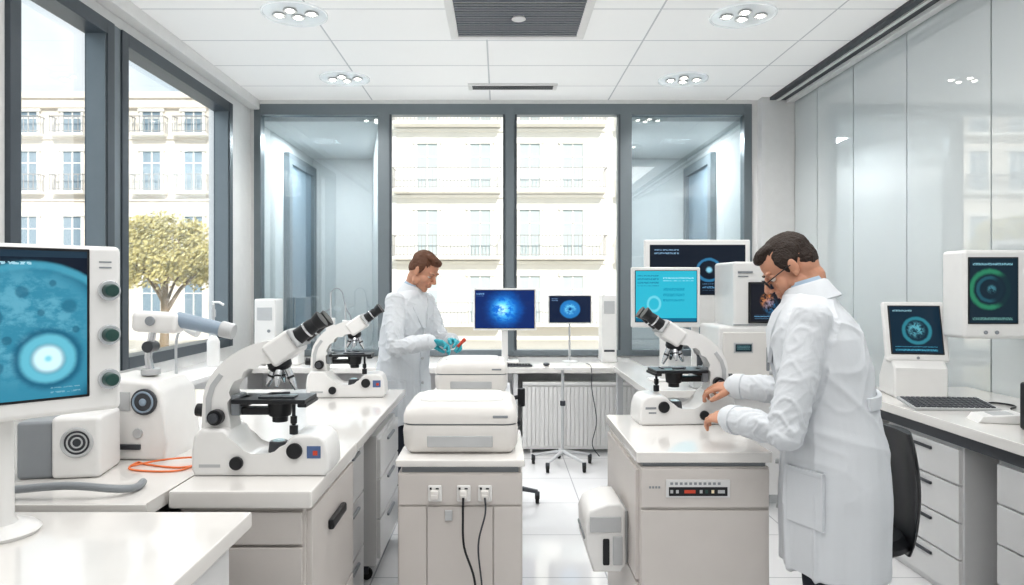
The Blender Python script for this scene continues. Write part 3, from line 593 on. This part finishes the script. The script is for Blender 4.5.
MB().tube(cr([(-.05,0,.66),(.0,0,.70),(.06,0,.66),(.09,0,.52),(.14,0,.42),(.16,0,.2),(.12,0,.06)],5,False),.006,8).tube(cr([(-.05,0,.5),(-.13,0,.45),(-.15,0,.25),(-.1,0,.05)],5,False),.006,8).build('tubing','grey',t)
MB().box(-.09,-.01,-.03,.03,.3,.42,.008).cyl((.09,-.02,.3),(.09,-.02,.40),.025,b=.004).build('pump_head','white',t)
t=thing('sample_box','low white box on the back bench behind the far microscope','device',(-1.95,6.3,.77))
MB().box(-.10,.12,-.10,.10,0,.14,.012,3).build('body','white',t); MB().box(-.08,.10,-.104,-.098,.08,.12,.003).build('display','dgrey',t)
t=thing('pole_stand','grey castor pole stand in front of the back bench','stand',(.52,5.66,0))
MB().cyl((0,0,.10),(0,0,.80),.012).build('pole','lgrey',t); MB().cyl((0,0,.5),(0,0,.54),.022,b=.003).build('collar','dgrey',t)
MB().box(-.07,.07,-.05,.05,.80,.82,.004).build('tray','white',t)
for k in range(5):
    a=R(20+72*k); x,y=.25*math.cos(a),.25*math.sin(a); MB().tube([(0,0,.12),(x*.5,y*.5,.10),(x,y,.075)],[.018,.013,.010],8).build('leg','lgrey',t); castor(t,x,y,0,.03)
tag(MB().tube(cr([(.80,6.3,.776),(.80,5.98,.776),(.80,5.95,.60),(.84,5.94,.32),(.80,5.92,.12),(.86,5.9,.02)],6,False),.004,8).build('cable','dgrey'),'dark cable looping from the back bench to the floor by the pole stand','cable')
def star_chair(name,label,loc,rz,seat_z,back=True,mt='black',k_=1.0,lr=.27):
    t=thing(name,label,'chair',loc,rz)
    MB().lathe([(0,seat_z-.05),(.19*k_,seat_z-.05),(.22*k_,seat_z-.03),(.22*k_,seat_z-.01),(.19*k_,seat_z+.015),(0,seat_z+.02)]).build('seat',mt,t)
    MB().cyl((0,0,.10),(0,0,seat_z-.04),.025).cyl((0,0,.09),(0,0,.25),.035,b=.004).build('gas_column','dgrey',t)
    for k in range(5):
        a=R(10+72*k); x,y=lr*math.cos(a),lr*math.sin(a); MB().tube([(0,0,.12),(x*.5,y*.5,.11),(x,y,.08)],[.022,.018,.014],8).build('leg','dgrey',t); castor(t,x,y,0,.03)
    if back:
        rings=[]
        for i in range(13):
            z=seat_z-.06+.50*i/12; ww=.21*(1-.35*(abs(i-6)/6)**3); rings.append([])
            for j in range(24):
                a=2*PI*j/24; x=ww*math.cos(a); y=.022*math.sin(a); rings[-1].append(V((x,-.20-y+ (x*x)*1.6- .03*math.sin(i/12*PI),z)))
        MB().loft(rings).build('backrest',mt,t)
        MB().tube(cr([(0,-.05,seat_z-.055),(0,-.2,seat_z-.06),(0,-.255,seat_z),(0,-.255,seat_z+.2)],5,False),.016,8).build('back_bracket','dgrey',t)
    return t
star_chair('lab_stool','black castor stool mostly hidden behind the centre cabinets',(.01,4.65,0),0,.58,False,k_=.6,lr=.25)
star_chair('office_chair','black office chair behind the man with glasses',(1.50,2.92,0),R(90),.45)
t=thing('analyser','wide white analyser with dark display to the left of the man with glasses','analyser',(1.81,4.85,.80))
MB().box(-.33,.34,-.22,.22,0,.42,.02,3).box(-.22,.34,-.2,.22,.40,.86,.02,3).build('body','white',t)
MB().box(-.12,.13,-.212,-.198,.44,.72,.005).build('display_bezel','black',t); screen('display',S['warm'],t,-.105,.115,.455,.705,-.2135)
MB().box(-.30,.02,-.234,-.218,.03,.38,.010,3).build('front_door','white2',t); MB().box(.04,.31,-.226,-.218,.03,.38,.006,2).build('side_door','white2',t)
MB().box(-.01,.01,-.246,-.232,.12,.28,.004).build('door_handle','grey',t)
MB().box(-.23,-.10,-.240,-.232,.24,.31,.003).build('readout_bezel','lgrey',t); screen('readout',S['mini'],t,-.22,-.11,.25,.30,-.2415)
MB().box(-.19,-.09,-.208,-.198,.78,.795,.002).box(-.19,-.12,-.208,-.198,.755,.763,.002).build('lettering','grey',t)
MB().box(-.22,.34,-.206,-.198,.425,.432).build('seam','grey',t)
t=thing('pipette_station','small grey and white pipetting unit beside the cyan monitor','device',(1.36,4.66,.80))
MB().box(-.06,.06,-.06,.06,0,.14,.012,3).build('body','lgrey',t); MB().cyl((0,-.02,.14),(0,-.02,.22),.022,b=.004).ell((0,-.02,.23),.026).build('head','dgrey',t)
t=thing('tablet_console','white console with tilted touch screen at the far end of right worktop','monitor',(2.40,3.98,.86),R(-12))
MB().prism([(-.14,0),(.12,0),(.12,.10),(.02,.24),(-.06,.24),(-.14,.17)],-.14,.14,.015,3,T(0,0,0,R(90))).build('base','white',t)
Mt=T(0,-.04,.37,0,R(-14)); 
MB().box(-.165,.165,-.02,.02,-.175,.175,.014,3,Mt).build('housing','white',t); MB().box(-.138,.138,-.0235,-.018,-.135,.15,.003,Mx=Mt).build('bezel','black',t)
screen('screen',S['tab'],t,-.13,.13,-.127,.143,-.0245,Mt); MB().cyl((0,-.02,-.155),(0,-.024,-.155),.008,Mx=Mt).build('button','grey',t)
tag(MB().tube(cr([(2.56,3.62,.866),(2.66,3.68,.866),(2.70,3.58,.866),(2.62,3.50,.866)],6,False),.005,8).build('cable','black'),'short black cable beside the keyboard on the right worktop','cable')
t=thing('card_reader','flat white wedge device on the right worktop in front of keyboard','device',(2.36,3.20,.86),R(-14))
MB().prism([(-.13,0),(.13,0),(.13,.012),(.06,.045),(-.11,.03)],-.07,.07,.007).build('body','white',t); MB().box(-.06,.03,-.045,.045,.037,.041,.002,Mx=T(0,0,0,0,0,R(-4))).build('pad','lgrey',t)
t=thing('wall_display','white boxy monitor with green ring image mounted on the right glass wall','monitor',(2.67,3.72,1.45))
MB().box(-.175,.19,-.05,.14,-.24,.24,.022,3).build('housing','white',t); MB().box(-.155,.115,-.0545,-.048,-.16,.20,.004).build('bezel','black',t); screen('screen',S['arc'],t,-.148,.108,-.153,.193,-.0555)
MB().cyl((-.06,-.05,-.205),(-.06,-.056,-.205),.010).cyl((.0,-.05,-.205),(.0,-.056,-.205),.010).build('button','grey',t)
MB().box(.15,.26,-.02,.06,-.06,.06,.01).build('bracket','lgrey',t); MB().box(.25,.275,-.12,.16,-.24,.24,.008).build('wall_plate','white',t)
t=thing('speaker','small black speaker at the right edge of the right worktop','speaker',(2.36,2.98,.86)); MB().box(-.05,.06,-.06,.06,0,.21,.012,3).build('cabinet','black',t); MB().ring((0,-.061,.14),.03,.004,'Y').ring((0,-.061,.06),.018,.003,'Y').build('driver_ring','dgrey',t)
tag(MB().tube([(-.265,4.285,1.115),(-.225,4.275,1.155)],.010,10).ell((-.225,4.275,1.155),.013).build('sample_tube','red'),'small red capped sample tube held by the gloved man','sample tube')
# ------------------------------------------------------------ people
def fuse(name,mb,m,parent,voxel,it=3,disp=None):
    o=mb.build(name,m,None); o.modifiers.clear(); a=o.modifiers.new('r','REMESH'); a.mode='VOXEL'; a.voxel_size=voxel; a.use_smooth_shade=True
    s=o.modifiers.new('s','SMOOTH'); s.factor=.5; s.iterations=it
    bpy.context.view_layer.update(); dg=bpy.context.evaluated_depsgraph_get()
    me=bpy.data.meshes.new_from_object(o.evaluated_get(dg)); o.modifiers.clear(); old=o.data; o.data=me; bpy.data.meshes.remove(old); me.name=name
    if disp:
        nn=[v.normal.copy() for v in me.vertices]
        for v,n in zip(me.vertices,nn): v.co=v.co+n*disp(v.co,n)
    if not me.materials: me.materials.append(M[m])
    o.parent=parent; me.transform(wm(parent).inverted())
    for p in me.polygons: p.use_smooth=True
    return o
def frame3(o,fwd,up):
    y=V(fwd).normalized(); z=V(up); z=(z-y*z.dot(y)).normalized(); x=y.cross(z)
    m=Matrix((x,y,z)).transposed().to_4x4(); m.translation=V(o); return m
def hand(mb,Mx,side,curl=(25,35,25),k=1.0,spread=3):
    mb.ell((0,.045,0),(.038*k,.052,.015*k),Mx=Mx); mb.ell((0,.01,0),(.027*k,.03,.019*k),Mx=Mx)
    for i,(L,r) in enumerate(((.074,.0090),(.082,.0092),(.076,.0088),(.060,.0078))):
        x=side*(.032-.0213*i); base=V((x,.083-(.006 if i in(0,3) else 0)-(.005 if i==3 else 0),0)); seg=[L*.45,L*.3,L*.25]; a=0; sp=R(side*(1.5-i)*spread)
        P=[V((x*.6,.02,0)),base]; 
        for q,c in zip(seg,curl):
            a+=R(c+i*4); P.append(P[-1]+V((math.sin(sp)*math.cos(a),math.cos(a)*math.cos(sp),-math.sin(a)))*q)
        mb.limb(P,[r*1.2*k,r*1.1*k,r*.97*k,r*.9*k,r*.8*k],12,Mx)
    mb.limb([V((side*.016,.012,-.004)),V((side*.040,.036,-.014)),V((side*.052,.066,-.026)),V((side*.048,.090,-.038))],[.016*k,.0135*k,.0115*k,.0095*k],12,Mx)
def person(label,loc,th,hc,hyaw,hpitch,arms,hairm,hs,glasses,gloves,voxel,hem=.60,hk=1.0,bk=1.0):
    t=thing('person',label,'person',loc); Rz=Matrix.Rotation(th,4,'Z'); L0=Matrix.Translation(loc)@Rz
    L=lambda x,y,z:(L0@V((x,y,z)))
    HM=Matrix.Translation(hc)@Matrix.Rotation(th+hyaw,4,'Z')@Matrix.Rotation(-hpitch,4,'X')@Matrix.Scale(hk,4)
    def ring(z,yo,rx,ry,n=40,e=2.4):
        out=[]
        for k in range(n):
            a=2*PI*k/n; c,s=math.cos(a),math.sin(a); f=(abs(c)**e+abs(s)**e)**(-1/e); out.append(L(rx*c*f*bk,yo+ry*s*f*bk,z))
        return out
    b=MB(); b.loft([ring(.84,0,.14,.09),ring(.95,0,.16,.10),ring(1.08,.02,.14,.10),ring(1.25,.05,.165,.105),ring(1.36,.07,.16,.09),ring(1.43,.08,.10,.07)])
    b.limb([L(0,.055,1.40),L(0,.08,1.46),HM@V((0,-.03,-.07)),HM@V((0,-.025,0))],[.07,.058,.057,.06],20)
    e=lambda c,r,rot=None: b.ell(c,r,rot,Mx=HM,u=28,v=18)
    e((0,-.014,.038),(.074,.094,.084)); e((0,.028,-.03),(.057,.058,.078)); e((0,.038,-.082),(.042,.044,.030)); e((0,.072,-.098),(.019,.018,.017)); e((0,-.04,-.02),(.064,.06,.06))
    for s in(-1,1):
        e((s*.036,.048,-.028),(.026,.030,.028)); e((s*.031,.067,.013),(.0150,.0125,.0095)); e((s*.054,.01,-.06),(.014,.03,.032))
        e((s*.0115,.099,-.027),(.0088,.010,.0078)); e((s*.030,.074,.030),(.026,.012,.008),Matrix.Rotation(R(-s*8),4,'Y'))
        e((s*.075,-.008,.000),(.009,.017,.031),Matrix.Rotation(R(s*14),4,'Z')@Matrix.Rotation(R(10),4,'X')); e((s*.077,.0,-.022),(.008,.009,.011))
    b.limb([V((0,.076,.026)),V((0,.094,.004)),V((0,.110,-.018))],[.009,.0098,.0125],12,HM)
    e((0,.084,-.046),(.022,.012,.012)); e((0,.090,-.056),(.022,.0085,.0055)); e((0,.087,-.066),(.019,.0085,.006))
    sh=[]
    for side,el,wr,fw,up,curl in arms:
        S0=L(side*.160*bk,.068,1.385); sh.append((S0,V(el),V(wr),V(fw),side))
        b.limb([L(side*.08,.06,1.38),S0,V(el),V(wr),V(wr)+V(fw).normalized()*.02],[.06,.05,.038,.028,.026],16)
        if not gloves: hand(b,frame3(wr,fw,up),-side,curl,1.04)
        else: b.ell(V(wr)+V(fw).normalized()*.05,.016)
    for s in(-1,1):
        b.limb([L(s*.09,0,.88),L(s*.10,.02,.50),L(s*.10,-.01,.10),L(s*.10,.10,.045)],[.085,.055,.04,.03],16)
    fuse('body',b,'skin',t,voxel,2)
    if gloves:
        for side,el,wr,fw,up,curl in arms:
            g=MB(); hand(g,frame3(wr,fw,up),-side,curl,1.08); f=V(fw).normalized(); g.cyl(V(wr)-f*.05,V(wr)+f*.01,.034,.028); fuse('glove',g,'glove',t,.0035,2)
    p=MB()
    for s in(-1,1): p.limb([L(s*.085,0,.90),L(s*.10,.02,.50),L(s*.10,-.01,.09)],[.105,.082,.066],20)
    p.loft([ring(.80,0,.15,.11),ring(.98,0,.165,.11)]); fuse('trousers',p,'trouser',t,.01,3)
    for s in(-1,1):
        q=MB(); q.ell(L(s*.10,0,.055),(.042,.042,.045))
        Ms=L0@T(s*.10,.07,0,R(-s*8)); q.ell((0,0,.04),(.046,.14,.038),Mx=Ms); q.box(-.045,.045,-.14,.13,0,.02,.008,Mx=Ms); fuse('shoe',q,'shoe',t,.006,2)
    c=MB(); c.loft([ring(hem,.0,.192,.150),ring(.70,-.0,.195,.152),ring(.80,0,.197,.153),ring(.95,0,.190,.146),ring(1.10,.018,.178,.136),ring(1.22,.040,.190,.140),ring(1.32,.056,.194,.130),ring(1.38,.068,.180,.110),ring(1.425,.078,.132,.086),ring(1.465,.083,.080,.074)])
    for S0,E,W,F,side in sh:
        u=(W-E).normalized(); d1=(E-S0)
        c.limb([L(side*.09,.065,1.375),S0,S0+d1*.5,E,E+(W-E)*.5,W-u*.005],[.062,.066,.064,.062,.055,.047],20)
    Li=L0.inverted()
    segs=[]
    for S0,E,W,F,side in sh:
        for A,B_ in ((S0,E),(E,W)):
            d=(B_-A); dn=d.normalized(); b1=dn.orthogonal().normalized(); segs.append((A,d,d.length,dn,b1,dn.cross(b1),E))
    rid=lambda q,k:max(0,1-abs(q)*k)**1.6
    def dsp(co,n):
        p=Li@co; k=max(0,min(1,(1.10-p.z)/.35)); a=math.atan2(p.y,p.x); ca,sa=math.cos(a),math.sin(a)
        best=None
        for sg in segs:
            A,d,Ln,dn,b1,b2,E=sg; t_=(co-A).dot(d)/(Ln*Ln)
            if -.05<t_<1.05:
                q=co-(A+d*t_)
                if q.length<.082 and (best is None or q.length<best[1].length): best=(t_,q,sg)
        v=noise.noise(co*11)*.0025
        if best:
            t_,q,(A,d,Ln,dn,b1,b2,E)=best; an=math.atan2(q.dot(b1),q.dot(b2)); sn,cn=math.sin(an),math.cos(an)
            near=max(0,1-(co-E).length/.17); w_=.45+.9*near
            v+=(rid(noise.noise(V((t_*Ln*17+sn*1.3,cn*.9,sn*.9+A.x*3))),3.6)*.0085-.003)*w_
            v+=rid(noise.noise(V((t_*Ln*30-cn*1.6,cn*1.3+7,sn*1.3))),4.5)*.0035*w_
        else:
            v+=noise.noise(V((ca*1.7,sa*1.7,p.z*.9)))*.018*k
            v+=rid(noise.noise(V((ca*2.6+4,sa*2.6,p.z*.9))),3.5)*.012*k-.003*k
            v+=rid(noise.noise(V((p.x*5+p.z*5,p.y*5,p.z*3+2))),4)*.0065*(1-k)
            v+=rid(noise.noise(V((p.x*6-p.z*6,p.y*6+3,p.z*4))),5)*.004*(1-k)
        return v
    ct=fuse('lab_coat',c,'coat',t,.0055,2,dsp)
    for S0,E,W,F,side in sh:
        u=(W-E).normalized(); MB().cyl(W-u*.038,W+u*.003,.0535,.0505,28,.003).build('cuff','coat',ct,True)
    rg=[]
    for i in range(15):
        a=R(225+90*i/14); ca,sa=math.cos(a),math.sin(a); f_=(abs(ca)**2.4+abs(sa)**2.4)**(-1/2.4)
        rg.append([L(r_*ca*f_*bk,.018+(r_-.042)*sa*f_*bk,z) for r_,z in ((.176,1.09),(.188,1.09),(.188,1.13),(.176,1.13))])
    MB().loft(rg).build('back_belt','coat',ct,True)
    cb=L0@T(0,.078,1.45,0,R(-18))
    def cring(z,r,q=1.0): return [cb@V((r*math.cos(2*PI*k/32),r*q*math.sin(2*PI*k/32),z)) for k in range(32)]
    MB().loft([cring(-.020,.098),cring(-.014,.103),cring(.020,.088),cring(.050,.076),cring(.057,.068),cring(.050,.064),cring(.0,.066)],False).build('collar','coat',ct,True)
    MB().loft([cring(.0,.066),cring(.052,.0635),cring(.070,.061),cring(.070,.0575),cring(.0,.058)],False).build('shirt_collar','shirt',t,True)
    f=MB(); f.loft([[L(x,yy*bk,z) for x,yy in ((-.01,y0),(.01,y0),(.01,y0-.02),(-.01,y0-.02))] for z,y0 in ((hem+.01,.158),(.8,.162),(.95,.155),(1.1,.163),(1.22,.189),(1.3,.196))]); f.build('placket','coat',ct,True)
    for s in(-1,1):
        g=MB(); g.loft([[L(s*x,y*bk,z) for x,y in ((a,y0),(b_,y1),(b_,y1-.012),(a,y0-.012))] for z,a,b_,y0,y1 in ((1.22,.005,.03,.194,.194),(1.34,.02,.10,.200,.177),(1.40,.045,.11,.180,.157),(1.46,.055,.085,.137,.12))]); g.build('lapel','coat',ct,True)
        Mp=L0@T(s*.171*bk,.078*bk,.80,R(-s*52)); g=MB(); g.box(-.07,.07,-.010,.006,-.10,.09,.004,Mx=Mp); g.box(-.07,.07,-.010,.008,.072,.09,.003,Mx=Mp); g.build('pocket','coat',ct,True)
    for z,y0 in ((1.18,.186),(1.02,.165),(.86,.168),(.70,.166)): MB().cyl(L(0,y0*bk-.006,z),L(0,y0*bk+.004,z),.009,seg=14).build('button','lgrey',ct,True)
    h=MB(); g=lambda c_,r,rot=None: h.ell(c_,r,rot,Mx=HM,u=24,v=16)
    if hs==0:
        g((0,-.024,.048),(.077,.096,.082)); g((0,-.056,.002),(.069,.060,.070)); g((0,.044,.096),(.052,.034,.024)); g((.02,.02,.112),(.046,.05,.020))
        for s in(-1,1): g((s*.068,-.012,.036),(.012,.040,.038)); g((s*.0705,.012,.012),(.007,.011,.022))
    else:
        g((0,-.022,.047),(.0755,.095,.079)); g((0,-.056,.008),(.067,.058,.066)); g((0,.046,.090),(.048,.034,.024)); g((-.010,.02,.102),(.046,.05,.020)); g((0,-.056,-.040),(.048,.034,.022))
        for s in(-1,1): g((s*.0655,-.008,.036),(.012,.042,.038)); g((s*.0695,.014,.010),(.006,.010,.022))
    HI=HM.inverted()
    fuse('hair',h,hairm,t,.003,2,lambda co,n:(lambda p:noise.noise(V((p.x*60,p.y*18,p.z*24)))*.0026+noise.noise(V((p.x*230,p.y*50,p.z*60)))*.0024)(HI@co))
    for s in(-1,1):
        MB().tube([HM@V((s*.016,.0865,.029)),HM@V((s*.032,.0865,.034)),HM@V((s*.048,.0735,.030))],[.0018,.0026,.0016],8).build('eyebrow',hairm,t,True)
        ey=MB().ell((s*.031,.0675,.005),(.0115,.0115,.0085),Mx=HM).build('eye','eye',t,True); MB().ell((s*.031,.0775,.002),(.004,.0025,.0035),Mx=HM).build('iris','black',ey,True)
    MB().tube([HM@V((-.020,.0925,-.061)),HM@V((0,.098,-.060)),HM@V((.020,.0925,-.061))],[.001,.0022,.001],8).build('mouth','lip',t,True)
    if glasses:
        gl=MB()
        for s in(-1,1):
            gl.ring((s*.033,.098,.004),.023,.0019,'Y',24,HM,(1.05,.82)); gl.tube([HM@V((s*.057,.096,.010)),HM@V((s*.076,.06,.012)),HM@V((s*.0805,.0,.012)),HM@V((s*.080,-.018,.0))],.0020,6)
        gl.tube([HM@V((-.011,.100,.008)),HM@V((0,.103,.010)),HM@V((.011,.100,.008))],.0017,6); gl.build('glasses','black',t,True)
    return t
person('person in white lab coat and teal gloves standing by the back bench looking down',(-.65,4.56,0),R(-121),(-.495,4.465,1.59),R(4),R(36),
  [(1,(-.655,4.27,1.11),(-.43,4.21,1.15),(.95,.10,-.12),(.1,.5,1),(25,35,25)),(-1,(-.40,4.60,1.12),(-.31,4.40,1.14),(.55,-.80,-.1),(.6,.3,.8),(25,35,25))],'hair1',0,False,True,.0045)
person('person with dark hair and glasses in white lab coat adjusting the right microscope',(1.175,2.40,0),R(64),(1.045,2.47,1.56),R(10),R(40),
  [(-1,(.935,2.235,1.02),(.835,2.475,1.015),(-.42,.90,-.05),(-.35,-.1,1),(14,26,22)),(1,(1.15,2.70,1.08),(.975,2.84,1.08),(-.85,.50,-.12),(-.2,-.2,1),(20,32,25))],'hair2',1,True,False,.003,.53,.98,1.12)
# ------------------------------------------------------------ light, sky, camera
def light(typ,name,loc,energy,color=(1,1,1),rot=(0,0,0),**kw):
    l=bpy.data.lights.new(name,typ); l.energy=energy; l.color=color
    for k,v in kw.items(): setattr(l,k,v)
    o=bpy.data.objects.new(name,l); C.objects.link(o); o.location=loc; o.rotation_euler=rot; return o
light('AREA','overhead_fill',(.3,1.6,3.33),82,(1,.985,.965),shape='RECTANGLE',size=4.2,size_y=3.6)  # added fill lamp overhead, out of view, with no fixture of its own
for x,y in ((-1.42,4.72),(-1.41,6.2),(1.69,4.75),(1.67,6.23)): light('SPOT','downlight_spot',(x,y,H-.06),54,(1,.98,.95),spot_size=R(150),spot_blend=.8,shadow_soft_size=.10)
for s in(-1,1): light('AREA','side_room_light',(s*2.05,8.0,3.19),30,(.98,.99,1),shape='SQUARE',size=.3)
for p,q,en in (((0,10.2,6.8),(0,5.0,.4),450),((-5.8,5.2,6.2),(-.6,4.6,.4),430)):
    o=light('AREA','daylight_fill',p,en,(.99,.99,1),shape='SQUARE',size=2.6); o.rotation_euler=(V(q)-V(p)).to_track_quat('-Z','Y').to_euler()  # unseen area lamps added outside the windows to boost the daylight
d=V((-.25,.85,-.50)); o=light('SUN','sun',(0,-5,20),3.6,(1,.965,.90),angle=R(2)); o.rotation_euler=d.to_track_quat('-Z','Y').to_euler()
wd=bpy.data.worlds.new('sky'); SC.world=wd; wd.use_nodes=True; nt=wd.node_tree; bg=nt.nodes['Background']
tc=nt.nodes.new('ShaderNodeTexCoord'); nz=nt.nodes.new('ShaderNodeTexNoise'); nz.inputs['Scale'].default_value=3.5; nz.inputs['Detail'].default_value=7; nt.links.new(tc.outputs['Generated'],nz.inputs['Vector'])
rp=nt.nodes.new('ShaderNodeValToRGB'); rp.color_ramp.elements[0].position=.42; rp.color_ramp.elements[0].color=(.42,.53,.60,1); rp.color_ramp.elements[1].position=.62; rp.color_ramp.elements[1].color=(.66,.69,.71,1)
nt.links.new(nz.outputs[0],rp.inputs[0]); nt.links.new(rp.outputs[0],bg.inputs[0]); bg.inputs[1].default_value=1.5
cam=bpy.data.cameras.new('camera'); cam.lens=24; cam.sensor_width=36; cam.shift_x=12/1024; cam.shift_y=-7.5/1024; cam.clip_start=.05; cam.clip_end=300
co=bpy.data.objects.new('camera',cam); C.objects.link(co); co.location=(0,0,1.5); co.rotation_euler=(R(90),0,0); SC.camera=co
SC.view_settings.view_transform='Standard'
try: SC.view_settings.look='Medium High Contrast'
except Exception as ex: print(ex)
